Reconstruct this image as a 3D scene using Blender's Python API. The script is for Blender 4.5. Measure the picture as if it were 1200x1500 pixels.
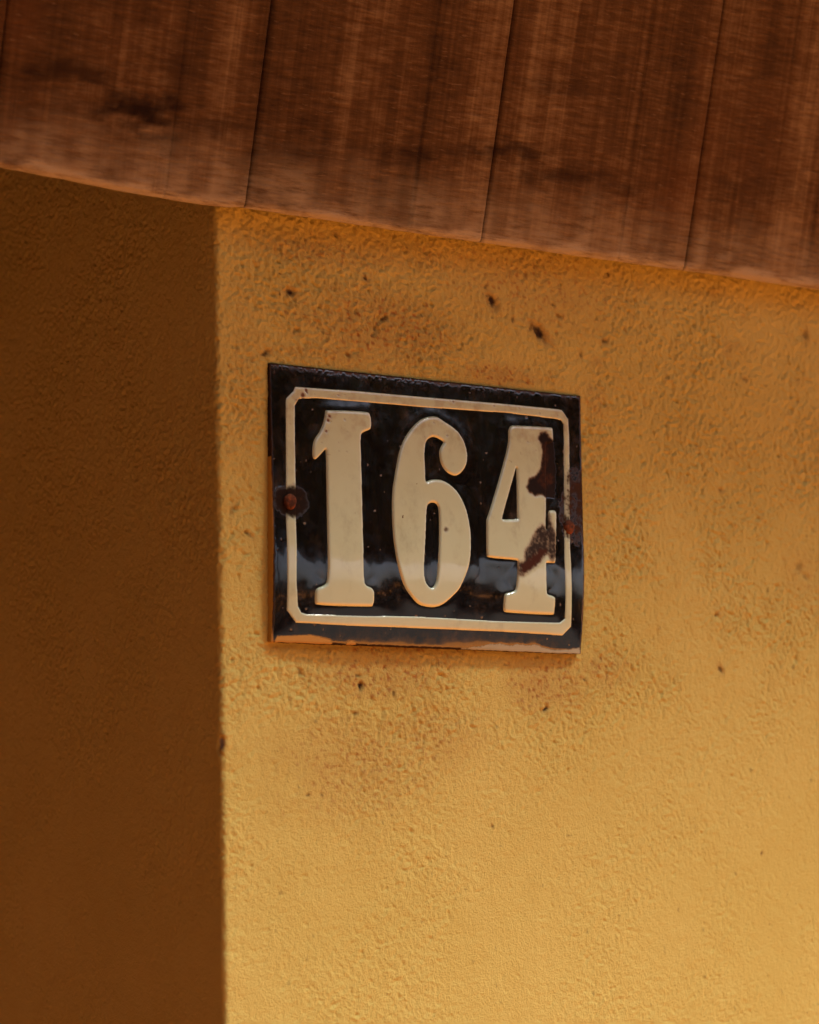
import bpy, bmesh, math, random
import numpy as np
from mathutils import Vector, Matrix
from mathutils.geometry import delaunay_2d_cdt

scene = bpy.context.scene
for o in list(bpy.data.objects):
    bpy.data.objects.remove(o)
COL = scene.collection
EYE = 1.80                      # height of the plate's centre above the ground

# ------------------------------------------------------------------ camera
cam_data = bpy.data.cameras.new('camera')
cam_data.sensor_fit = 'HORIZONTAL'
cam_data.sensor_width = 36.0
cam_data.lens = 105.0
cam_data.clip_start = 0.02
cam_data.clip_end = 1000.0
cam = bpy.data.objects.new('camera', cam_data)
COL.objects.link(cam)
F = Vector((0.58027, 0.80786, 0.10321)); F.normalize()
R = Vector((0.81321, -0.58165, -0.01933)); R = (R - F * R.dot(F)).normalized()
U = R.cross(F)
CAM = Vector((-0.83563, -1.14066, -0.14571 + EYE))
cam.matrix_world = Matrix(((R.x, U.x, -F.x, CAM.x), (R.y, U.y, -F.y, CAM.y), (R.z, U.z, -F.z, CAM.z), (0, 0, 0, 1)))
cam_data.dof.use_dof = True
cam_data.dof.focus_distance = 1.41
cam_data.dof.aperture_fstop = 9.0
scene.camera = cam

# ------------------------------------------------------------------ light
SUN_ELEV, SUN_AZ = 62.0, 52.0    # degrees; azimuth from the wall's normal towards +X
to_sun = Vector((math.sin(math.radians(SUN_AZ)) * math.cos(math.radians(SUN_ELEV)),
                 -math.cos(math.radians(SUN_AZ)) * math.cos(math.radians(SUN_ELEV)),
                 math.sin(math.radians(SUN_ELEV))))
world = bpy.data.worlds.new('World')
scene.world = world
world.use_nodes = True
wn = world.node_tree
sky = wn.nodes.new('ShaderNodeTexSky')
sky.sky_type = 'NISHITA'
sky.sun_disc = False
sky.dust_density = 4.0
sky.air_density = 0.5
sky.sun_elevation = math.radians(SUN_ELEV)
sky.sun_rotation = math.atan2(to_sun.x, to_sun.y)
bg = wn.nodes['Background']
bg.inputs['Strength'].default_value = 0.05
wn.links.new(sky.outputs['Color'], bg.inputs['Color'])

sun_data = bpy.data.lights.new('sun', 'SUN')
sun_data.energy = 3.0
sun_data.angle = math.radians(22.0)
sun_data.color = (1.0, 0.99, 0.93)
sun = bpy.data.objects.new('sun', sun_data)
COL.objects.link(sun)
sun.location = to_sun * 20
sun.rotation_euler = (-to_sun).to_track_quat('-Z', 'Y').to_euler()

scene.view_settings.view_transform = 'Standard'
scene.view_settings.look = 'None'
scene.view_settings.gamma = 1.0
scene.view_settings.use_curve_mapping = False
scene.view_settings.exposure = 1.46

ONE = [(-771,564),(-479,575),(-459,558),(-458,476),(-478,461),(-518,448),(-542,426),(-547,256),(-559,14),(-574,-305),(-572,-431),(-557,-454),(-515,-465),(-498,-492),(-502,-567),(-521,-577),(-891,-575),(-903,-559),(-904,-494),(-889,-474),(-844,-460),(-822,-437),(-816,-234),(-809,-76),(-801,83),(-789,331),(-851,271),(-870,264),(-885,281),(-875,373),(-822,433),(-790,499),(-778,556)]
SIX = [(-1,579),(34,575),(59,560),(119,532),(170,501),(202,462),(222,419),(232,362),(225,313),(206,275),(174,242),(139,224),(113,223),(75,236),(45,261),(25,296),(20,335),(20,364),(33,393),(61,425),(31,439),(0,450),(-24,450),(-54,436),(-71,416),(-81,386),(-89,338),(-91,275),(-93,213),(-94,175),(-64,190),(-10,197),(30,193),(76,176),(115,149),(142,122),(168,82),(193,25),(199,-1),(211,-68),(213,-145),(206,-222),(192,-299),(169,-357),(138,-414),(109,-462),(63,-501),(6,-545),(-40,-564),(-86,-570),(-133,-567),(-179,-558),(-214,-535),(-256,-495),(-290,-454),(-319,-390),(-337,-325),(-348,-260),(-356,-186),(-357,-101),(-354,-16),(-349,48),(-339,119),(-324,177),(-304,249),(-284,317),(-263,370),(-232,425),(-191,475),(-146,519),(-97,554),(-49,572)]
SIX_HOLE = [(-103,-5),(-95,31),(-79,46),(-58,52),(-35,51),(-18,37),(-13,2),(-19,-97),(-29,-192),(-42,-288),(-51,-363),(-62,-425),(-87,-456),(-107,-451),(-130,-431),(-144,-394),(-146,-338),(-135,-243),(-121,-148),(-109,-53)]
FOUR = [(579,563),(682,567),(907,572),(912,549),(909,477),(882,467),(849,464),(817,122),(796,-71),(813,-70),(826,40),(839,50),(880,52),(894,41),(882,-73),(857,-279),(779,-279),(777,-457),(788,-471),(840,-481),(850,-494),(843,-588),(836,-598),(461,-590),(444,-580),(440,-553),(447,-480),(464,-471),(520,-459),(534,-447),(545,-387),(555,-279),(547,-271),(332,-264),(318,-251),(338,-30),(341,-29),(390,73),(460,227),(532,399),(552,463),(557,531)]
FOUR_HOLE = [(599,302),(575,-19),(456,-24)]
FRAME_OUT = [(-973,686),(-988,657),(-1037,614),(-1042,593),(-1065,103),(-1074,-86),(-1078,-604),(-1018,-674),(-697,-686),(-143,-694),(471,-705),(924,-720),(993,-663),(993,-184),(1023,175),(1047,520),(1048,633),(1000,690),(939,692),(553,696),(-65,693),(-557,693)]
FRAME_IN = [(-949,614),(-978,574),(-988,391),(-999,106),(-1008,-91),(-1016,-442),(-1005,-580),(-982,-615),(-946,-623),(-627,-624),(-149,-623),(361,-637),(895,-638),(933,-614),(935,-506),(934,-254),(971,172),(999,517),(1003,599),(988,620),(933,625),(547,636),(-71,626),(-270,628),(-658,625),(-828,626)]
CHIP_A = [(787,497),(808,527),(848,533),(874,500),(912,474),(918,298),(895,126),(814,127),(779,148),(727,137),(682,154),(667,182),(693,234),(738,247),(786,296),(814,405),(808,456)]
CHIP_B = [(556,-359),(563,-287),(603,-274),(616,-207),(655,-167),(689,-115),(721,-74),(761,-45),(791,-66),(802,2),(825,15),(841,-52),(867,-91),(860,-243),(821,-267),(791,-223),(764,-235),(717,-282),(672,-311),(628,-334),(584,-366)]
RUST_A = [(816,462),(847,476),(858,442),(858,362),(829,292),(894,273),(890,228),(804,178),(750,220),(819,337)]
RUST_B = [(578,-342),(587,-303),(677,-244),(745,-202),(785,-206),(749,-241),(673,-300),(614,-335)]
RUST_R = [(1023,328),(1110,311),(1148,314),(1127,-132),(1057,-164),(966,-124),(910,-14),(927,100)]
RUST_L = [(-1145,88),(-939,108),(-941,-81),(-999,-99),(-1048,-116),(-1143,-80)]
PAINT_L = [(-1178,270),(-1156,240),(-1149,146),(-1151,-10),(-1148,-88),(-1162,-437),(-1175,-521),(-1183,-583),(-1173,-648),(-1151,-762),(-1148,-804),(-1193,-804)]
PAINT_B = [(-1144,-804),(-1141,-773),(-1130,-750),(-912,-740),(-856,-751),(-782,-766),(-766,-781),(-763,-804)]
PAINT_C = [(-670,-803),(-664,-776),(-632,-770),(-607,-779),(-599,-806)]
WHITE_B = [(155,-806),(296,-792),(355,-779),(438,-776),(522,-785),(584,-775),(648,-784),(722,-776),(778,-794),(867,-806),(978,-804),(1073,-789),(1091,-845),(155,-822)]
WORN_R = [(990,428),(1022,499),(1036,528),(1043,477),(1037,408),(1006,360),(984,324)]
SCREWS = [(-1043,13),(991,-48)]
MARKS = [(-981,1238,21,100),(-1060,1218,8,70),(-1049,1339,6,80),(-457,1372,13,90),(-1158,868,21,80),(485,1332,29,100),(440,1413,17,60),(855,1166,38,100),(791,1199,25,60),(1011,1284,21,60),(641,1228,17,60),(959,1353,13,70),(1424,1591,8,90),(1380,1156,21,70),(1180,1052,17,50),(-325,1147,21,70),(-395,1083,21,60),(-406,1042,17,50),(-78,1071,13,60),(-345,1137,17,60),(-656,1607,21,50),(-961,1012,17,50),(-583,904,21,50),(-541,-1027,17,100),(-559,-968,17,60),(-311,-1070,17,60),(-578,-1184,17,60),(-958,-951,21,50),(823,-1166,13,100),(2284,-911,21,70),(3025,-224,34,35),(3085,-291,29,30),(2592,-2103,8,80),(1137,-986,13,60),(-1486,-1350,21,100),(2336,255,17,60),(3169,1359,34,50),(2584,1009,21,40),(394,-1858,8,80),(-914,-1645,13,60),(-822,-1647,13,50),(2270,-558,17,40),(-1409,777,8,70),(-1410,385,8,70),(-1287,-178,21,50),(-1389,-35,25,40)]
DIRT = [(-336,1089,735,294,80),(525,870,441,92,90),(-764,1494,735,126,50),(-381,-968,637,189,80),(-584,-1477,637,420,55),(-96,-1326,539,294,50),(839,-1004,441,231,80),(1281,756,147,168,50),(1261,193,122,504,35),(1277,-917,294,168,60),(-632,900,539,59,60),(-182,-807,1078,42,90),(809,1450,980,336,50),(-1288,689,147,840,25),(3086,-268,294,252,30),(179,1555,1176,168,40)]

# ------------------------------------------------------------------ helpers
def tag(o, label=None, cat=None, group=None, kind=None):
    if label: o['label'] = label
    if cat: o['category'] = cat
    if group: o['group'] = group
    if kind: o['kind'] = kind
    return o

def link(o, parent=None):
    COL.objects.link(o)
    if parent is not None:
        o.parent = parent
    return o

def empty(name, loc=(0, 0, 0)):
    o = bpy.data.objects.new(name, None)
    o.empty_display_size = .05
    o.location = loc
    return link(o)

_T = {}
def gnoise(x, y, seed=0):
    """2-D gradient noise, about -1..1"""
    if seed not in _T:
        rs = np.random.RandomState(seed + 11)
        ang = rs.rand(256, 256) * 2 * np.pi
        _T[seed] = (np.cos(ang), np.sin(ang))
    gx, gy = _T[seed]
    x = np.asarray(x, float); y = np.asarray(y, float)
    xi = np.floor(x).astype(int); yi = np.floor(y).astype(int)
    fx = x - xi; fy = y - yi
    u = fx * fx * fx * (fx * (fx * 6 - 15) + 10); v = fy * fy * fy * (fy * (fy * 6 - 15) + 10)
    def g(ix, iy, dx, dy):
        a, b = ix & 255, iy & 255
        return gx[a, b] * dx + gy[a, b] * dy
    n00 = g(xi, yi, fx, fy); n10 = g(xi + 1, yi, fx - 1, fy)
    n01 = g(xi, yi + 1, fx, fy - 1); n11 = g(xi + 1, yi + 1, fx - 1, fy - 1)
    return ((n00 * (1 - u) + n10 * u) * (1 - v) + (n01 * (1 - u) + n11 * u) * v) * 1.5

def fbm(x, y, seed=0, octaves=4, gain=.55):
    t = 0; a = 1.0; s = 0
    for k in range(octaves):
        t = t + a * gnoise(x * 2 ** k, y * 2 ** k, seed + k); s += a; a *= gain
    return t / s

def sstep(a, b, x):
    t = np.clip((x - a) / (b - a), 0, 1)
    return t * t * (3 - 2 * t)

def seg_dist(px, py, poly):
    """distance of points to a closed polygon's outline, and inside flag"""
    p = np.asarray(poly, float); q = np.roll(p, -1, 0)
    d2 = np.full(px.shape, 1e9); inside = np.zeros(px.shape, bool)
    for (ax, ay), (bx, by) in zip(p, q):
        ex, ey = bx - ax, by - ay
        L = ex * ex + ey * ey + 1e-18
        t = np.clip(((px - ax) * ex + (py - ay) * ey) / L, 0, 1)
        d2 = np.minimum(d2, (px - ax - t * ex) ** 2 + (py - ay - t * ey) ** 2)
        if ay != by:
            c = (ay > py) != (by > py)
            inside ^= c & (px < (bx - ax) * (py - ay) / (by - ay) + ax)
    return np.sqrt(d2), inside

def sdist(px, py, poly):
    d, i = seg_dist(px, py, poly)
    return np.where(i, d, -d)          # positive inside

def P(a):                              # tenths of a millimetre -> metres
    return [(x * 1e-4, y * 1e-4) for x, y in a]

def mesh_from(name, verts, faces, mat, parent=None, smooth=True, attrs=None, colors=None):
    me = bpy.data.meshes.new(name)
    verts = np.asarray(verts, np.float32); faces = np.asarray(faces, np.int32)
    me.vertices.add(len(verts)); me.vertices.foreach_set('co', verts.ravel())
    n = faces.shape[1]
    me.loops.add(faces.size); me.loops.foreach_set('vertex_index', faces.ravel())
    me.polygons.add(len(faces))
    me.polygons.foreach_set('loop_start', np.arange(0, faces.size, n, dtype=np.int32))
    me.polygons.foreach_set('use_smooth', np.full(len(faces), smooth))
    me.update(calc_edges=True); me.validate()
    for k, a in (attrs or {}).items():
        at = me.attributes.new(k, 'FLOAT', 'POINT'); at.data.foreach_set('value', np.asarray(a, np.float32).ravel())
    for k, a in (colors or {}).items():
        at = me.color_attributes.new(k, 'FLOAT_COLOR', 'POINT')
        c = np.ones((len(verts), 4), np.float32); c[:, :3] = a
        at.data.foreach_set('color', c.ravel())
    me.materials.append(mat)
    return link(bpy.data.objects.new(name, me), parent)

def grid_faces(nu, nv):
    i = np.arange(nu - 1)[:, None] * nv + np.arange(nv - 1)[None, :]
    return np.stack([i, i + nv, i + nv + 1, i + 1], -1).reshape(-1, 4)

def box_bm(bm, lo, hi):
    vs = [bm.verts.new((x, y, z)) for x in (lo[0], hi[0]) for y in (lo[1], hi[1]) for z in (lo[2], hi[2])]
    for f in ((0, 1, 3, 2), (4, 6, 7, 5), (0, 4, 5, 1), (2, 3, 7, 6), (0, 2, 6, 4), (1, 5, 7, 3)):
        bm.faces.new([vs[i] for i in f])

def bm_obj(name, bm, mat, parent=None, smooth=False, bevel=0.0):
    bmesh.ops.recalc_face_normals(bm, faces=bm.faces[:])
    if bevel:
        bmesh.ops.bevel(bm, geom=bm.edges[:], offset=bevel, segments=2, affect='EDGES')
    me = bpy.data.meshes.new(name); bm.to_mesh(me); bm.free()
    for p in me.polygons: p.use_smooth = smooth
    me.materials.append(mat)
    return link(bpy.data.objects.new(name, me), parent)

# ------------------------------------------------------------------ materials
class N:
    """tiny node-graph helper"""
    def __init__(s, name):
        s.m = bpy.data.materials.new(name); s.m.use_nodes = True
        s.t = s.m.node_tree; s.b = s.t.nodes['Principled BSDF']
    def put(s, sock, v):
        if isinstance(v, bpy.types.NodeSocket): s.t.links.new(v, sock)
        elif isinstance(v, (tuple, list)) and len(v) == 3 and sock.type == 'RGBA': sock.default_value = (*v, 1)
        else: sock.default_value = v
    def math(s, op, a, b=0.0, clamp=False):
        n = s.t.nodes.new('ShaderNodeMath'); n.operation = op; n.use_clamp = clamp
        s.put(n.inputs[0], a); s.put(n.inputs[1], b); return n.outputs[0]
    def coord(s, scale=(1, 1, 1), rot=(0, 0, 0)):
        tc = s.t.nodes.new('ShaderNodeTexCoord'); mp = s.t.nodes.new('ShaderNodeMapping')
        mp.inputs['Scale'].default_value = scale; mp.inputs['Rotation'].default_value = rot
        s.t.links.new(tc.outputs['Object'], mp.inputs['Vector']); return mp.outputs[0]
    def noise(s, vec, scale=1.0, detail=4.0, rough=.55, dist=0.0):
        n = s.t.nodes.new('ShaderNodeTexNoise'); s.put(n.inputs['Vector'], vec)
        n.inputs['Scale'].default_value = scale; n.inputs['Detail'].default_value = detail
        n.inputs['Roughness'].default_value = rough; n.inputs['Distortion'].default_value = dist
        return n.outputs['Fac']
    def ramp(s, v, a, b, lo=0.0, hi=1.0):
        n = s.t.nodes.new('ShaderNodeMapRange'); n.interpolation_type = 'SMOOTHSTEP'
        s.put(n.inputs['Value'], v); s.put(n.inputs['From Min'], a); s.put(n.inputs['From Max'], b)
        s.put(n.inputs['To Min'], lo); s.put(n.inputs['To Max'], hi); return n.outputs[0]
    def mix(s, fac, a, b, blend='MIX'):
        n = s.t.nodes.new('ShaderNodeMix'); n.data_type = 'RGBA'; n.blend_type = blend
        s.put(n.inputs[0], fac); s.put(n.inputs[6], a); s.put(n.inputs[7], b); return n.outputs[2]
    def attr(s, name, out='Fac'):
        n = s.t.nodes.new('ShaderNodeAttribute'); n.attribute_name = name; return n.outputs[out]
    def bump(s, h, strength=.5, dist=.001, normal=None):
        n = s.t.nodes.new('ShaderNodeBump'); n.inputs['Strength'].default_value = strength
        n.inputs['Distance'].default_value = dist; s.put(n.inputs['Height'], h)
        if normal is not None: s.t.links.new(normal, n.inputs['Normal'])
        return n.outputs[0]
    def done(s, color=None, rough=None, normal=None, spec=None, **kw):
        if color is not None: s.put(s.b.inputs['Base Color'], color)
        if rough is not None: s.put(s.b.inputs['Roughness'], rough)
        if normal is not None: s.put(s.b.inputs['Normal'], normal)
        if spec is not None: s.put(s.b.inputs['Specular IOR Level'], spec)
        for k, v in kw.items(): s.put(s.b.inputs[k], v)
        return s.m

def mat_stucco():
    n = N('ochre_render')
    big = n.noise(n.coord((6, 6, 6)), 1, 4, .6)
    mid = n.noise(n.coord((60, 60, 60)), 1, 4, .6)
    col = n.mix(n.ramp(big, .3, .7), OCHRE_A, OCHRE_B)
    col = n.mix(n.ramp(mid, .35, .75, 0, .25), col, OCHRE_C)
    col = n.mix(n.math('MULTIPLY', n.attr('dirt'), .85, True), col, (.29, .115, .030))
    col = n.mix(n.attr('pit'), col, (.030, .016, .010))
    col = n.mix(n.attr('chip'), col, (.22, .21, .18))
    fine = n.math('MULTIPLY', n.math('SUBTRACT', n.noise(n.coord((760, 760, 760)), 1, 4, .7), .5), n.attr('grain'))
    return n.done(col, .9, n.bump(fine, .6, .0022), .15)

def mat_wood():
    n = N('rough_sawn_boards')
    band = n.noise(n.coord((30, 1, .9)), 1, 4, .7)              # wide stripes along the board
    streak = n.noise(n.coord((170, 1, 3.5)), 1, 5, .7, .2)      # fine grain along the board
    saw = n.noise(n.coord((60, 1, 420), (0, .03, 0)), 1, 4, .7) # marks of the saw across the board
    saw2 = n.noise(n.coord((30, 1, 120)), 1, 4, .7)
    blot = n.noise(n.coord((12, 1, 15)), 1, 5, .65)
    v = n.math('ADD', n.math('MULTIPLY', band, .75), n.math('MULTIPLY', streak, .70))
    v = n.math('ADD', v, n.math('MULTIPLY', saw, .85))
    v = n.math('ADD', v, n.math('MULTIPLY', saw2, .55))
    v = n.math('ADD', v, n.math('MULTIPLY', blot, .55))
    v = n.math('ADD', v, n.attr('tone'))
    col = n.mix(n.ramp(v, 1.22, 1.86), (.031, .0165, .0070), (.104, .0570, .0230))
    col = n.mix(n.ramp(v, 1.66, 2.24), col, (.255, .178, .092))
    red = n.noise(n.coord((9, 1, 6)), 1, 4, .6)
    col = n.mix(n.ramp(red, .50, .78, 0, .38), col, (.110, .042, .012))
    fleck = n.noise(n.coord((95, 1, 560)), 1, 3, .6)
    col = n.mix(n.ramp(fleck, .58, .76, 0, .40), col, (.27, .19, .10))
    grey = n.noise(n.coord((34, 1, 260)), 1, 5, .75)
    w = n.math('MULTIPLY', n.attr('weather'), n.ramp(grey, .22, .62), True)
    col = n.mix(w, col, (.36, .31, .21))
    col = n.mix(n.attr('stain'), col, (.016, .008, .005))
    h = n.math('ADD', n.math('MULTIPLY', saw, .7), n.math('ADD', n.math('MULTIPLY', streak, .6), n.math('MULTIPLY', saw2, .5)))
    return n.done(col, .92, n.bump(h, .7, .0020), .10)

def mat_enamel(name, col, speck, tintcol):
    n = N(name)
    c = n.coord((1, 1, 1))
    cloud = n.noise(n.coord((22, 22, 22)), 1, 4, .6)
    base = n.mix(n.ramp(cloud, .35, .75, 0, .6), col, tintcol)
    film = n.noise(n.coord((70, 70, 45)), 1, 5, .7)
    base = n.mix(n.ramp(film, .5, .8, 0, .30), base, speck)
    sp = n.noise(n.coord((330, 330, 330)), 1, 2, .5)
    base = n.mix(n.ramp(sp, .76, .79), base, speck)
    base = n.mix(n.attr('wear'), base, n.attr('tint', 'Color'))
    grime = n.noise(n.coord((160, 160, 160)), 1, 4, .65)
    rough = n.ramp(grime, .3, .8, .07, .20)
    rough = n.math('MAXIMUM', rough, n.math('MULTIPLY', n.attr('wear'), n.attr('matt')))
    wob = n.noise(n.coord((34, 34, 34)), 1, 2, .5)
    rusty = n.math('MULTIPLY', n.noise(n.coord((700, 700, 700)), 1, 4, .7), n.ramp(n.attr('wear'), .55, .95))
    nb = n.bump(wob, .10, .004)
    nb = n.bump(rusty, .25, .0005, nb)
    spec = n.ramp(n.attr('wear'), .2, .9, .90, .10)
    n.b.inputs['Coat IOR'].default_value = 1.7; n.b.inputs['Coat Roughness'].default_value = .04
    return n.done(base, rough, nb, spec, **{'Coat Weight': n.ramp(n.attr('wear'), .1, .6, .8, 0.0), 'Coat Normal': nb})

def mat_rust():
    n = N('rusty_iron')
    a = n.noise(n.coord((300, 300, 300)), 1, 4, .7)
    col = n.mix(n.ramp(a, .35, .7), (.035, .014, .008), (.19, .055, .018))
    return n.done(col, .85, n.bump(a, .6, .0008), .2)

def mat_plain(name, a, b, scale, rough=.9, bump=.3, bd=.01):
    n = N(name)
    v = n.noise(n.coord((scale, scale, scale)), 1, 6, .65)
    return n.done(n.mix(n.ramp(v, .3, .7), a, b), rough, n.bump(v, bump, bd), .2)

OCHRE_A, OCHRE_B, OCHRE_C = (.53, .440, .122), (.57, .480, .143), (.49, .35, .08)
M_STUCCO = mat_stucco()
M_WOOD = mat_wood()
M_BLACK = mat_enamel('black_enamel', (.0045, .0035, .0040), (.16, .12, .08), (.009, .006, .005))
M_CREAM = mat_enamel('cream_enamel', (.55, .655, .455), (.14, .085, .04), (.49, .57, .37))
M_RUST = mat_rust()
M_GROUND = mat_plain('warm_bounce_ground', (.72, .225, .034), (.79, .26, .044), 3.0)  # orange set to bounce warm light up the wall
M_NEXT = mat_plain('brown_render', (.13, .060, .025), (.17, .08, .034), 6.0)
M_ROOF = mat_plain('dark_boards', (.050, .022, .010), (.085, .038, .016), 8.0)
M_LEAF = mat_plain('backdrop_leaves', (.030, .055, .015), (.06, .10, .03), 20.0, .7)
M_PLINTH = mat_plain('warm_bounce_red', (.46, .145, .042), (.52, .17, .052), 6.0)
M_PATH = mat_plain('dark_absorber', (.040, .034, .030), (.065, .055, .047), 25.0)
M_BACK = mat_plain('old_battens', (.022, .010, .005), (.04, .018, .008), 30.0)

# ------------------------------------------------------------------ ground
g = 300.0
me = bpy.data.meshes.new('ground')
me.from_pydata([(-g, -g, 0), (g, -g, 0), (g, g, 0), (-g, g, 0)], [], [(0, 1, 2, 3)])
me.materials.append(M_GROUND)
tag(link(bpy.data.objects.new('ground', me)), 'unseen ground of the yard, coloured orange to bounce warm light on the wall', 'ground', kind='structure')

# ------------------------------------------------------------------ house wall: a rounded corner of two rendered faces
XC = -0.1475          # the corner
CR = 0.0030            # its rounding
WALL_TOP = 2.40
def axis(*parts):
    a = [parts[0][0]]
    for lo, hi, st in parts:
        n = max(1, int(round((hi - lo) / st)))
        a += list(np.linspace(lo, hi, n + 1)[1:])
    return np.array(a)
S = axis((-4.0, -.40, .4), (-.40, -.36, .004), (-.36, .56, .0009), (.56, .62, .004), (.62, 5.0, .4))
ZZ = axis((-.05, 1.42, .35), (1.42, 1.45, .004), (1.45, 2.06, .0009), (2.06, 2.09, .004), (2.09, WALL_TOP + .03, .1))
ss, zz = np.meshgrid(S, ZZ, indexing='ij')
h = math.pi * CR / 4
ang = np.clip(ss / h, -1, 1) * math.pi / 4                     # -45..45 deg across the rounding
phi = ang + math.pi / 4                                        # 0 = left face normal -X, 90 = front face normal -Y
nx, ny = -np.cos(phi), -np.sin(phi)
bx = XC + CR + nx * CR + np.maximum(ss - h, 0)
by = CR + ny * CR + np.maximum(-h - ss, 0)
xw, zw = ss + XC, zz - EYE                                     # wall coordinates on the front face
def stucco(s, z):
    s, z = s * 1000, z * 1000
    c, d = math.cos(.9), math.sin(.9)
    wx = s + 3 * fbm(s / 14, z / 14, 51, 2); wz = z + 3 * fbm(s / 14, z / 14, 57, 2)
    r, q = (wx * c + wz * d) / 1.5, -wx * d + wz * c           # grain drawn up to the right by the float
    rough = .60 + .70 * sstep(-.30, .40, fbm(s / 80, z / 80, 3, 3))
    a = gnoise(r / 6.5, q / 6.5, 21) * .26 + gnoise(r / 3.1, q / 3.1, 22) * .36 + gnoise(wx / 2.1, wz / 2.1, 23) * .50 + gnoise(s / 1.45, z / 1.45, 24) * .34
    a = a + .18 * (np.abs(gnoise(r / 4.4, q / 4.4, 25)) - .27) + .22 * (np.abs(gnoise(wx / 2.6, wz / 2.6, 27)) - .27)
    pits = np.maximum(0, gnoise(wx / 3.3, wz / 3.3, 31) - .40) * 1.9
    low = fbm(s / 70, z / 70, 41, 3) * .35
    return (a * .95 + .05 - pits * 1.1) * rough + low, rough
disp, rough = stucco(ss, zw)
# upper part of the wall was floated more coarsely
grain = (.65 + .35 * sstep(-.26, .06, zw)) * np.where(ss < 0, .8, 1)
disp = disp * (.45 + .95 * sstep(-.26, .05, zw)) * np.where(ss < 0, .8, 1)
front = sstep(-.002, .004, ss)
pit = np.zeros_like(ss); dirt = np.zeros_like(ss); chip = np.zeros_like(ss)
fineM = (ss > -.4) & (ss < .62) & (zz > 1.42) & (zz < 2.09)
fx, fz = xw[fineM], zw[fineM]
dd = np.zeros_like(fx); pp = np.zeros_like(fx); cut = np.zeros_like(fx); cc = np.zeros_like(fx)
nd = fbm(fx * 55, fz * 55, 61, 5, .65); ns = fbm(fx * 330, fz * 330, 67, 3, .6)
for x, z, rx, rz, st in DIRT:
    q = np.sqrt(((fx - x * 1e-4) / (rx * 1e-4)) ** 2 + ((fz - z * 1e-4) / (rz * 1e-4)) ** 2)
    dd = np.maximum(dd, st / 100 * sstep(1.25, .1, q + nd * .9))
nf = gnoise(fx * 300, fz * 300, 62) * .6 + gnoise(fx * 520, fz * 520, 64) * .5
dd = np.clip(dd * (.30 + .34 * sstep(-.3, .4, nd)) + 1.15 * dd * sstep(.12, .5, nf + .25 * nd), 0, 1)
dd = np.maximum(dd, .30 * sstep(.15, .5, nd) * sstep(-.2, .15, fz))
for k, (x, z, r, st) in enumerate(MARKS):
    r = r * (1.45 if st >= 90 else 1.15)
    e = 1.5 + (k * 37 % 10) / 12; t = k * 1.7
    ux, uz = fx - x * 1e-4, fz - z * 1e-4
    q = np.sqrt((ux * math.cos(t) + uz * math.sin(t)) ** 2 / e + (-ux * math.sin(t) + uz * math.cos(t)) ** 2 * e) / (r * 1e-4)
    q = q + ns * .55
    pp = np.maximum(pp, st / 100 * sstep(1.0, .35, q)); cut = np.maximum(cut, st / 100 * sstep(1.5, .2, q) * min(1.6, r * .05))
    dd = np.maximum(dd, .5 * st / 100 * sstep(2.4, .6, q))
q = np.hypot((fx + .1480) / .0018, (fz + .1350) / .0034) + ns * .4
cc = sstep(1.1, .7, q); cut = np.maximum(cut, 1.2 * sstep(1.6, .4, q)); pp = pp * (1 - cc)
# rows of random small pits
rs = np.random.RandomState(5)
pp = np.maximum(pp, .40 * sstep(.62, .76, gnoise(fx * 240, fz * 240, 71)) * sstep(.1, .4, gnoise(fx * 60, fz * 60, 73)))
pp = np.where(ss[fineM] < -.002, pp * .35 * (cc == 0), pp); dd = np.where(ss[fineM] < -.002, dd * .2, dd)
pit[fineM], dirt[fineM], chip[fineM] = pp, dd, cc
disp[fineM] -= cut
disp *= sstep(-3.9, -.4, ss) * sstep(4.9, .62, ss)
edge_wob = (fbm(zw * 26, zw * 3, 81, 4, .6) * 1.3) * np.exp(-(ss / .011) ** 2)
disp = disp * 1e-3 + edge_wob * 1e-3
# a seat for the plate: the render is flush behind it
inpl = sstep(.118, .112, np.abs(xw - .0)) * sstep(.084, .078, np.abs(zw)) * (ss > .01)
disp = np.where(inpl > 0, disp * (1 - inpl) - .0006 * inpl, disp)
vx, vy = bx + nx * disp, by + ny * disp
wall = mesh_from('house_wall', np.stack([vx, vy, zz], -1).reshape(-1, 3), grid_faces(len(S), len(ZZ))[:, ::-1], M_STUCCO,
                 attrs={'dirt': dirt, 'pit': pit, 'chip': chip, 'grain': grain})
tag(wall, 'ochre stucco house wall with a rounded corner, its side face in shade', 'wall')

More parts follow.
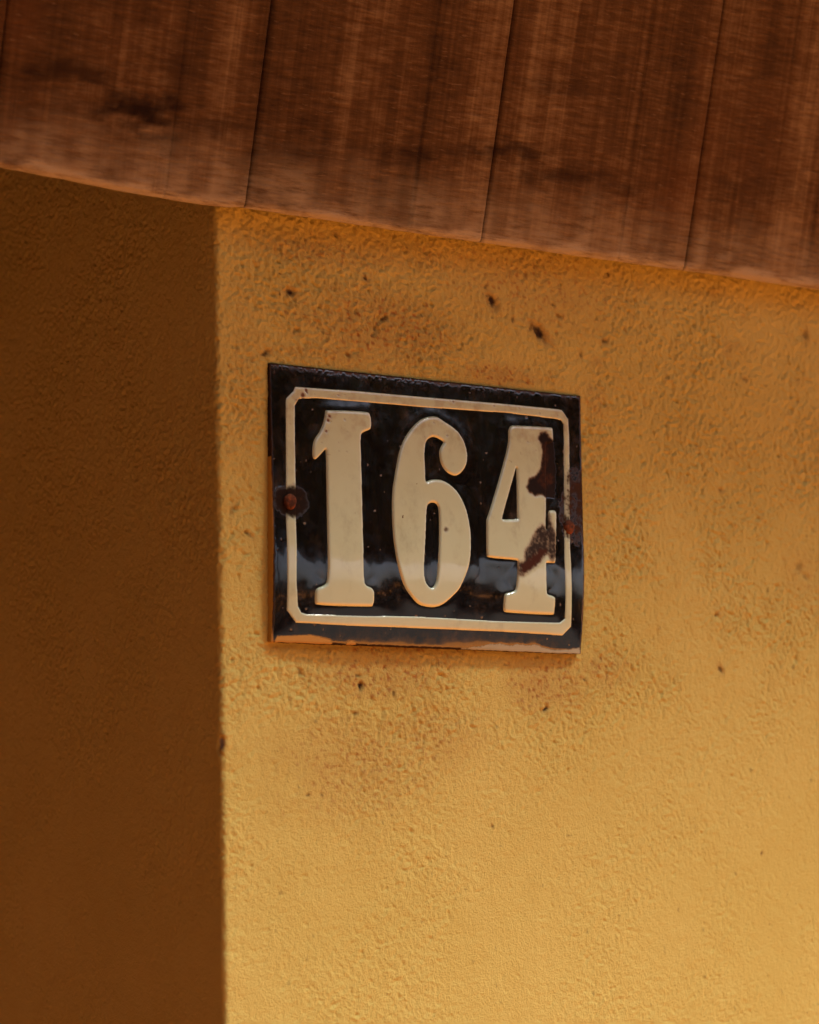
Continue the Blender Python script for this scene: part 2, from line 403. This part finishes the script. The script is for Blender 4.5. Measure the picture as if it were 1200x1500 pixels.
# ------------------------------------------------------------------ timber cladding above the wall
LEAN = 0.26682
ZW = 0.16424
clad = empty('timber_cladding', (0, -.016, EYE + ZW))
clad.rotation_euler = (LEAN, 0, 0)
tag(clad, 'dark brown weathered timber boarding leaning out over the ochre wall', 'wood cladding')
SEAMS = [-.6200, -.4570, -.2953, -.1369, .0305, .1948, .3590, .5230, .6870, .8510, 1.0150, 1.1790, 1.3430, 1.5070, 1.6710, 1.8350]
GROOVES = [.106, .107, .1055, .1130, .1070, .1060, .107, .106, .108, .107, .106, .108, .107, .106, .107]
BTOP = .47
EDGE = np.array([(-.70, .0065), (-.2896, .0045), (-.2492, .0027), (-.2073, .0004), (-.1573, -.0007), (-.1367, .0012), (.0304, .0001), (.195, .0002), (.3153, -.0003), (2.3, 0)])
STAINS = [(-.2213, .0451, .030, .0085, 1.0), (-.262, .057, .030, .006, .7), (-.175, .043, .02, .006, .45), (-.214, .031, .018, .003, .5),
          (.030, .056, .030, .006, .75), (.075, .048, .035, .006, .65), (-.041, .045, .03, .006, .6), (-.012, .05, .02, .004, .5),
          (.120, .045, .02, .005, .5), (-.20, .07, .012, .02, .4), (-.11, .035, .03, .003, .35), (.06, .10, .03, .006, .35), (.23, .06, .03, .01, .3), (-.25, .10, .03, .004, .3)]
def make_board(i):
    a0, a1 = SEAMS[i] + .00025, SEAMS[i + 1] - .00025
    rs = np.random.RandomState(100 + i)
    w = a1 - a0
    gr = GROOVES[i]
    A = np.unique(np.concatenate([np.linspace(0, w, 56), [.0006, .0014, .0026, w - .0026, w - .0014, w - .0006],
                                  gr + np.array([-.002, -.0009, 0, .0009, .002])]))
    B = np.concatenate([[0, .0005, .0012, .0024], np.linspace(.0045, .215, 85), np.linspace(.22, BTOP, 8)])
    aa, bb = np.meshgrid(A, B, indexing='ij')
    wa = aa + a0
    d = np.zeros_like(aa)                                             # depth behind the face
    d += .0010 * (1 - sstep(0, .0012, aa)) + .0010 * (1 - sstep(0, .0012, w - aa))
    d += .0004 * np.exp(-((aa - gr) / .0009) ** 2)
    d += .0012 * (1 - sstep(0, .0026, bb))
    d += .0007 * (aa / w - .5) ** 2 * 4                               # slight cupping
    d += .0004 * fbm(wa * 60, bb * 9, 7 + i, 3) + .00025 * gnoise(wa * 30, bb * 260, 9)
    d += rs.uniform(0, .0003)
    eb = np.interp(wa, EDGE[:, 0], EDGE[:, 1]) + .0006 * fbm(wa * 110, wa * 0 + i * 3.7, 15, 3) + rs.uniform(-.0004, .0004)
    fb = bb + eb * (1 - sstep(0, .2, bb))
    v = np.stack([wa, d, fb], -1).reshape(-1, 3)
    nA, nB = len(A), len(B)
    tn = rs.uniform(-.10, .10) + .16 * gnoise(wa * 21 + i * 7.3, bb * 1.2, 17) + .20 * sstep(.0, .03, aa - gr) * rs.uniform(-1, 1) - .20 * np.exp(-((aa - gr) / .0022) ** 2)
    tn = tn - .18 * np.exp(-(aa / .006) ** 2) - .08 * np.exp(-((w - aa) / .004) ** 2)
    we = sstep(.050, .0, bb + .012 * fbm(wa * 40, bb * 40, 19, 4)) * (.30 + .5 * sstep(-.3, .4, fbm(wa * 45, bb * 10, 23, 3)))
    we = np.maximum(we, 1.25 * sstep(.011, .001, bb + .008 * fbm(wa * 22, bb * 30, 29, 3)))
    st = np.zeros_like(aa)
    nn = fbm(wa * 60, bb * 160, 33, 4, .6)
    for sx, sb, rx, rb, s in STAINS:
        sx = sx * 1.0128 + .0108
        q = np.sqrt(((wa - sx) / rx) ** 2 + ((bb - sb - .12 * (wa - sx)) / rb) ** 2)
        st = np.maximum(st, s * sstep(1.5, .1, q + nn * 1.5))
    faces = grid_faces(nA, nB)
    # closed behind and at the edges
    bk = v.copy(); bk[:, 1] = .0125
    nv = len(v)
    idx = np.arange(nA * nB).reshape(nA, nB)
    loop = np.concatenate([idx[:, 0], idx[-1, 1:], idx[-2::-1, -1], idx[0, -2:0:-1]])
    nxt = np.roll(loop, -1)
    side = np.stack([loop, loop + nv, nxt + nv, nxt], -1)
    c = [idx[0, 0] + nv, idx[0, -1] + nv, idx[-1, -1] + nv, idx[-1, 0] + nv]
    faces = np.concatenate([faces, side, [c]])
    at = {k: np.concatenate([x.ravel(), x.ravel()]) for k, x in (('tone', tn), ('weather', we), ('stain', st))}
    return mesh_from('board', np.concatenate([v, bk]), faces, M_WOOD, clad, True, at)
for i in range(len(SEAMS) - 1):
    make_board(i)
bm = bmesh.new(); box_bm(bm, (SEAMS[0] + .01, .02, .112), (-.152, 1.2, .128)); bm_obj('shade_board', bm, M_BACK, clad)  # unseen board added to shade the top of the side face
bm = bmesh.new(); box_bm(bm, (SEAMS[0], .0128, .012), (SEAMS[-1], .0135, BTOP)); bm_obj('backing', bm, M_BACK, clad)  # added behind the seams to block light

# ------------------------------------------------------------------ the enamel house number plate
plate = empty('house_number_plate', (0, 0, EYE - .08))
tag(plate, 'chipped black enamel plate with cream embossed house number 164', 'number plate')
_bs = np.linspace(-1, 1, 401)
_sl = np.tan(np.radians(np.where(_bs > -.25, 4.8, 4.8 + (_bs + .25) / .75 * 17.8)))
_ht = -np.concatenate([[0], np.cumsum((_sl[1:] + _sl[:-1]) / 2) * (_bs[1] - _bs[0])]) * .08
_ht -= _ht[-1]; _ht = _ht - np.minimum(0, _ht[0]) * (1 - _bs) / 2
def dome(x, z):                                                   # the pressed belly of the plate
    a = np.clip(np.abs(x) / .1155, 0, 1); b = np.clip(z / .081, -1, 1)
    return .0016 + np.interp(b, _bs, _ht) * (1 - .5 * a ** 5)

SHOULDER = .00028
def shoulder(x, z):                                               # the sheet swells towards the pressed numerals
    best = np.full(x.shape, 1.0)
    for o, hs in ((ONE, []), (SIX, [SIX_HOLE]), (FOUR, [FOUR_HOLE])):
        d, ins = seg_dist(x, z, P(o))
        out = np.where(ins, 0, d)
        for k in hs:
            d2, i2 = seg_dist(x, z, P(k)); out = np.where(i2, d2, out)
        best = np.minimum(best, out)
    return SHOULDER * np.exp(-(best / .0055) ** 2)

def wear_maps(x, z, cream, rimwear=0.0):
    """wear amount, colour and roughness of every point (plate coordinates, metres)"""
    n1 = fbm(x * 420, z * 420, 201, 4, .6); n2 = fbm(x * 130, z * 130, 207, 4, .6); n3 = fbm(x * 900, z * 900, 211, 2)
    wear = np.zeros_like(x); tint = np.zeros(x.shape + (3,)); matt = np.full_like(x, .8)
    def lay(mask, col, rough):
        nonlocal wear, tint, matt
        mask = np.clip(mask, 0, 1)
        col = np.asarray(col, float)
        k = mask / np.maximum(1e-6, mask + wear * (1 - mask))
        tint = tint * (1 - k[..., None]) + col * k[..., None]
        matt = matt * (1 - k) + rough * k
        wear = mask + wear * (1 - mask)
    def poly(p, soft=.0006, jag=.0009, grow=0.0):
        return sstep(-soft, soft, sdist(x, z, P(p)) + (n1 + n3 * .4) * jag + grow)
    if cream:                                                     # rusty bloom along the upper edges, small pits
        top = sstep(.030, .062, z + .012 * n2)
        lay(.42 * top * sstep(-.2, .5, n2), (.27, .16, .066), .5)
        lay(.9 * sstep(.70, .78, gnoise(x * 420, z * 420, 221)) * sstep(.02, .06, z + .03 * n2), (.10, .045, .02), .8)
        lay(sstep(.0022, .0008, np.hypot(x - .0025, z + .0105) + n1 * .0008) * .9, (.09, .06, .035), .7)
    else:
        rim = np.maximum(sstep(.070, .079, z + .004 * n2), sstep(.104, .113, x + .004 * n2))
        lay(.45 * rim * sstep(-.25, .5, n2 + .5 * n1), (.030, .016, .009), .5)
        lay(.5 * sstep(.40, .62, fbm(x * 700, z * 130, 227, 2)) * sstep(.069, .077, z), (.13, .085, .045), .6)
        lay(.8 * sstep(.74, .80, gnoise(x * 330, z * 330, 229)), (.20, .16, .11), .6)
        edge = sstep(.0042, .0004, .0802 - .0082 * x - z + .0034 * n2)
        lay(.9 * edge * sstep(-.3, .3, n1 + n2), (.10, .045, .018), .85)
        lay(.9 * sstep(.0010, .0, .1156 + .046 * (z - .08) - x + .0010 * n2) * sstep(-.3, .3, n1), (.10, .045, .018), .85)
        lay(rimwear, (.035, .018, .010), .9)
        lay(poly(WHITE_B, .0004, .0008), (.36, .37, .27), .6)
        lay(poly(WORN_R, .0008, .0012) * sstep(-.4, .1, n1), (.20, .155, .085), .6)
    lay(poly(RUST_R, .0020, .0025) * (.35 + .65 * sstep(-.3, .3, n2 + n1 * .5)), (.034, .015, .007), .75)
    lay(.7 * poly(RUST_R, .0020, .0020, -.003) * sstep(.1, .5, n1), (.085, .028, .010), .85)
    rl = np.hypot((x + .1030) / .0115, (z - .0015) / .0098)
    lay(sstep(1.15, .75, rl + .12 * n1 + .35 * n2), (.014, .008, .005), .8)
    lay(.6 * sstep(1.0, .5, rl + .3 * n2) * sstep(.0, .5, n1), (.045, .022, .010), .85)
    if cream:
        lay(poly(CHIP_A, .0008, .0008, .0010), (.12, .075, .040), .7)
        lay(poly(CHIP_B, .0012, .0012, .0008), (.20, .17, .115), .7)
        lay(poly(CHIP_B, .0006, .0014, -.0006) * sstep(-.5, .1, n1 + .4 * n2), (.030, .022, .017), .75)
    lay(poly(CHIP_A, .0005, .0013), (.012, .007, .005), .7)
    lay(.8 * poly(RUST_A, .0012, .0012) * (.3 + .7 * sstep(-.2, .4, n1)), (.060, .021, .009), .85)
    lay(poly(RUST_B, .0012, .0018, .0006), (.050, .018, .011), .85)
    if cream:                                                     # flecks on the ring and the numeral one
        for fx_, fz_, r_ in ((-.0900, .0668, .0013), (-.0925, .0640, .0016), (-.0895, .0655, .0008), (-.0755, .0525, .0012), (-.0765, .0500, .0012), (-.0785, .0435, .0010)):
            lay(.95 * sstep(r_ * 1.3, r_ * .5, np.hypot(x - fx_, z - fz_) + n1 * .0008), (.11, .035, .014), .8)
    else:
        lay(poly(PAINT_L, .0003, .0003), (.42, .24, .065), .75)
        lay(poly(PAINT_B, .0003, .0003), (.45, .28, .08), .6)
        lay(poly(PAINT_C, .0003, .0003), (.45, .28, .08), .6)
    return wear, tint, matt

# panel: a fine sheet over the four corners, turned back to the wall along its edge
COR = np.array([(-.1138, .0811), (.1162, .0788), (.1088, -.0828), (-.1163, -.0783)])
nu, nv = 380, 272
tu = np.linspace(0, 1, nu); tv = np.linspace(0, 1, nv)
uu, vv = np.meshgrid(tu, tv, indexing='ij')                       # v from top to bottom
def bil(k): return (COR[0, k] * (1 - uu) * (1 - vv) + COR[1, k] * uu * (1 - vv) + COR[2, k] * uu * vv + COR[3, k] * (1 - uu) * vv)
px_, pz_ = bil(0), bil(1)
bord = np.minimum(np.minimum(uu, 1 - uu) * .23, np.minimum(vv, 1 - vv) * .16)
jit = sstep(.004, 0, bord) * .00035
px_ = px_ + jit * fbm(pz_ * 300, px_ * 300, 301, 3); pz_ = pz_ + jit * fbm(px_ * 260, pz_ * 260, 305, 3)
hh = dome(px_, pz_) + shoulder(px_, pz_) - .0003 * (1 - sstep(0, .0008, bord))
w, tcol, mt = wear_maps(px_, pz_, False, sstep(.0011, .0004, bord + .0006 * fbm(px_ * 300, pz_ * 300, 311, 3)))
hh = hh - .00015 * np.clip(w, 0, 1) * sstep(.45, .8, mt)
top = np.stack([px_, -hh, pz_ + .08], -1).reshape(-1, 3)
idx = np.arange(nu * nv).reshape(nu, nv)
loop = np.concatenate([idx[:, 0], idx[-1, 1:], idx[-2::-1, -1], idx[0, -2:0:-1]])
n0 = len(top); nl = len(loop); k = np.arange(nl); k2 = np.roll(k, -1)
ring_a = top[loop].copy(); ring_b = ring_a.copy(); ring_b[:, 1] = .0012
faces = np.concatenate([grid_faces(nu, nv)[:, ::-1], np.stack([n0 + k, n0 + k2, n0 + nl + k2, n0 + nl + k], -1)])
painted = ((ring_a[:, 0] < -.112) & (ring_a[:, 2] - .08 < .027))[:, None]          # wall paint brushed over the left edge
ecol = np.where(painted, np.array([(.44, .27, .075)]), np.array([(.028, .017, .011)]))
cat1 = lambda a, e: np.concatenate([a.reshape(n0, -1), e, e])
one_ = np.ones((nl, 1))
mesh_from('panel', np.concatenate([top, ring_a, ring_b]), faces, M_BLACK, plate, True,
          {'wear': cat1(w, one_), 'matt': cat1(mt, one_ * .9)}, {'tint': cat1(tcol, ecol)})

def smooth_poly(p, it=1):
    p = np.asarray(p, float)
    return p

def densify(p, step):
    out = []
    for a, b in zip(p, np.roll(p, -1, 0)):
        n = max(1, int(np.ceil(np.hypot(*(b - a)) / step)))
        for t in range(n): out.append(a + (b - a) * t / n)
    return np.array(out)

def corner_round(p, closed_sharp=62):
    """cut gentle corners once (Chaikin) and keep the sharp ones"""
    n = len(p); out = []
    for i in range(n):
        a, b, c = p[i - 1], p[i], p[(i + 1) % n]
        v1, v2 = b - a, c - b
        ang = abs(math.degrees(math.atan2(v1[0] * v2[1] - v1[1] * v2[0], v1 @ v2)))
        if ang > closed_sharp: 
            d1, d2 = min(.0006, np.hypot(*v1) * .3), min(.0006, np.hypot(*v2) * .3)
            out += [b - v1 / np.hypot(*v1) * d1, b + v2 / np.hypot(*v2) * d2]
        else: out += [b - v1 * .25, b + v2 * .25]
    return np.array(out)

def raised(name, outer, holes, height, width, base=0.0, step=.00062):
    rings = []
    for r in [outer] + holes:
        p = np.array(P(r))
        if name == 'numeral': p = corner_round(p); p = corner_round(p, 75)
        rings.append(densify(p, step))
    allp = np.concatenate(rings)
    lo, hi = allp.min(0), allp.max(0)
    gx, gz = np.meshgrid(np.arange(lo[0], hi[0], step), np.arange(lo[1], hi[1], step), indexing='ij')
    gx = gx.ravel(); gz = gz.ravel()
    def dist_in(x, z):
        d, ins = seg_dist(x, z, rings[0])
        for r in rings[1:]:
            d2, i2 = seg_dist(x, z, r); d = np.minimum(d, d2); ins &= ~i2
        return d, ins
    d, ins = dist_in(gx, gz)
    keep = ins & (d > step * .55)
    pts = [Vector((x, z)) for x, z in allp] + [Vector((x, z)) for x, z in zip(gx[keep], gz[keep])]
    edges = []; first = 0
    for r in rings:
        m = len(r); edges += [(first + i, first + (i + 1) % m) for i in range(m)]; first += m
    vo, eo, fo, _, _, _ = delaunay_2d_cdt(pts, edges, [], 0, 1e-7)
    V = np.array([tuple(v) for v in vo]); Fc = np.array([f for f in fo if len(f) == 3])
    cen = V[Fc].mean(1)
    _, ci = dist_in(cen[:, 0], cen[:, 1])
    Fc = Fc[ci]
    a, b, c = V[Fc[:, 0]], V[Fc[:, 1]], V[Fc[:, 2]]
    area = (b[:, 0] - a[:, 0]) * (c[:, 1] - a[:, 1]) - (b[:, 1] - a[:, 1]) * (c[:, 0] - a[:, 0])
    Fc[area < 0] = Fc[area < 0][:, ::-1]
    d, _ = seg_dist(V[:, 0], V[:, 1], rings[0])
    for r in rings[1:]: d = np.minimum(d, seg_dist(V[:, 0], V[:, 1], r)[0])
    t = np.clip(d / width, 0, 1)
    prof = -.00025 + (height + .00025) * np.sqrt(1 - (1 - t) ** 2)
    w, tc, mt = wear_maps(V[:, 0], V[:, 1], True)
    prof = prof - .00025 * w * sstep(.4, .8, mt) * sstep(.1, .5, t)
    y = -(base + dome(V[:, 0], V[:, 1]) + np.maximum(prof, -.00025 + .0003 * (t > .05)))
    return mesh_from(name, np.stack([V[:, 0], y, V[:, 1] + .08], -1), Fc, M_CREAM, plate, True,
                     {'wear': w, 'matt': mt}, {'tint': tc})
raised('border_ring', FRAME_OUT, [FRAME_IN], .0005, .0012)
tag(raised('numeral', ONE, [], .0012, .0019, SHOULDER), 'cream embossed numeral one')
tag(raised('numeral', SIX, [SIX_HOLE], .0012, .0019, SHOULDER), 'cream embossed numeral six')
tag(raised('numeral', FOUR, [FOUR_HOLE], .0012, .0019, SHOULDER), 'cream embossed numeral four, chipped and rusty')

def screw(x, z):
    bm = bmesh.new(); rings = []
    y0 = -float(dome(x, z))
    prof = [(.0040, .0004), (.0042, -.0006), (.0036, -.0013), (.0022, -.0018), (.0, -.0019)]
    for r, y in prof[:-1]:
        rings.append([bm.verts.new((x + r * math.cos(t) * (1 + .06 * math.sin(3 * t)), y0 + y, z + .08 + r * 1.1 * math.sin(t))) for t in np.linspace(0, 2 * math.pi, 20, endpoint=False)])
    for a, b in zip(rings, rings[1:]):
        for i in range(20): bm.faces.new((a[i], a[(i + 1) % 20], b[(i + 1) % 20], b[i]))
    bm.faces.new(rings[-1])
    return bm_obj('screw', bm, M_RUST, plate, True)
for x, z in P(SCREWS):
    screw(x, z)

# ------------------------------------------------------------------ unseen things added to shape light and reflections: eaves, yard, neighbour, trees
eaves = empty('eaves', (0, 0, WALL_TOP))
tag(eaves, 'unseen dark eaves above the cladding, depth set to shade the upper wall', 'roof')
ROOF_Y = -.268  # unseen overhang, depth set to shade the upper wall softly
bm = bmesh.new(); box_bm(bm, (-.95, ROOF_Y, .02), (5.2, 1.5, .07)); bm_obj('deck', bm, M_ROOF, eaves)
bm = bmesh.new(); box_bm(bm, (-.95, ROOF_Y - .03, -.02), (5.2, ROOF_Y - .002, .14)); bm_obj('fascia', bm, M_ROOF, eaves, bevel=.004)
for i in range(7):
    bm = bmesh.new(); x = -.8 + i * .9; box_bm(bm, (x, ROOF_Y, -.01), (x + .08, -.135, .018)); bm_obj('rafter', bm, M_ROOF, eaves)

me = bpy.data.meshes.new('added_path')
me.from_pydata([(-1.75, -6, .004), (-.50, -6, .004), (-.50, 0, .004), (-.16, 0, .004), (-.16, 6.2, .004), (-1.75, 6.2, .004)], [], [(0, 1, 2, 3, 4, 5)])
me.materials.append(M_PATH)  # unseen, added dark so less light bounces onto the side face
tag(link(bpy.data.objects.new('added_path', me)), 'unseen dark strip added to keep bounced light off the side face', 'added_path', kind='structure')
me = bpy.data.meshes.new('added_road')
me.from_pydata([(-.5, -40, .006), (40, -40, .006), (40, -4.7, .006), (-.5, -4.7, .006)], [], [(0, 1, 2, 3)])
me.materials.append(M_PATH)  # unseen, added so the plate's lower enamel reflects something dark
tag(link(bpy.data.objects.new('added_road', me)), 'unseen dark sheet added to darken reflections low in the plate', 'added_road', kind='structure')
nb = empty('added_side_wall', (-1.75, 2.2, 0))  # unseen wall added to block sky light from the side face
tag(nb, 'unseen dark wall added to block sky light, its red base bouncing warm light', 'wall')
bm = bmesh.new(); box_bm(bm, (-.3, -6.0, 1.3), (0, 4.0, 3.4)); bm_obj('wall', bm, M_ROOF, nb, bevel=.01)
bm = bmesh.new(); box_bm(bm, (-.3, -6.0, 0), (.03, 4.0, 1.3)); bm_obj('plinth', bm, M_PLINTH, nb, bevel=.01)  # red base added to bounce warm light low onto the side face
bm = bmesh.new(); box_bm(bm, (-.36, -6.06, 3.4), (.75, 4.06, 3.5)); bm_obj('eaves', bm, M_ROOF, nb, bevel=.01)  # overhang added to cut sky light on the side face

def leaves(n, centre, size, seed, lo, hi, shape='ball'):
    rs = np.random.RandomState(seed)
    if shape == 'ball':
        c = rs.normal(0, 1, (n, 3)); c /= np.linalg.norm(c, axis=1)[:, None]
        c *= (rs.rand(n, 1) ** .45) * (1 + .25 * gnoise(c[:, :1] * 2.2 + seed, c[:, 2:] * 2.2, 411))
    else:
        c = rs.uniform(-1, 1, (n, 3))
        c[:, 2] *= 1 + .10 * gnoise(c[:, 0] * 9, c[:, 0] * 0 + .5, 401)
    c = c * np.array(size) + np.array(centre)
    a = rs.normal(0, 1, (n, 3)); a /= np.linalg.norm(a, axis=1)[:, None]
    b = np.cross(a, rs.normal(0, 1, (n, 3))); b /= np.linalg.norm(b, axis=1)[:, None]
    s = rs.uniform(lo, hi, (n, 1))
    v = np.stack([c - a * s, c + b * s * .6, c + a * s, c - b * s * .6], 1).reshape(-1, 3)
    v[:, 2] = np.maximum(v[:, 2], 0)
    return v, np.arange(len(v)).reshape(-1, 4)

backdrop_hedge = empty('backdrop_hedge', (8, -13, 0))  # unseen, added to bound the bright band reflected in the plate
tag(backdrop_hedge, 'unseen leafy row added as a dark edge under the bright reflection in the plate', 'backdrop_hedge')
v, f = leaves(9000, (0, 0, 1.1), (16, .4, 1.1), 3, .10, .22, 'box')
tag(mesh_from('foliage', v, f, M_LEAF, backdrop_hedge, False), kind='stuff')
for k, (x, y, r, zc, rz) in enumerate([(3.5, -17, 3.0, 6.4, 2.3), (8.0, -16, 3.2, 6.4, 2.4), (12.5, -15, 3.0, 6.2, 2.3), (16.5, -12.5, 2.8, 6.0, 2.2), (-2.0, -17.5, 3.0, 6.4, 2.3)]):
    t = empty('backdrop_tree', (x, y, 0))  # unseen, added as dark masses for the upper enamel to reflect
    tag(t, 'unseen leafy mass added to darken reflections high in the plate', 'backdrop_tree', 'unseen leafy backdrop')
    v, f = leaves(8000, (0, 0, zc), (r, r, rz), 20 + k, .20, .38)
    tag(mesh_from('crown', v, f, M_LEAF, t, False), kind='stuff')
    bm = bmesh.new()
    prev = None
    for j, (z, rr) in enumerate(((0, .24), (.5, .17), (2.0, .14), (4.0, .11), (zc, .05))):
        ring = [bm.verts.new((.12 * math.sin(j * 1.3 + k) + rr * math.cos(q), .1 * math.cos(j + k) + rr * math.sin(q), z)) for q in np.linspace(0, 2 * math.pi, 10, endpoint=False)]
        if prev:
            for q in range(10): bm.faces.new((prev[q], prev[(q + 1) % 10], ring[(q + 1) % 10], ring[q]))
        prev = ring
    bm_obj('trunk', bm, M_ROOF, t, True)
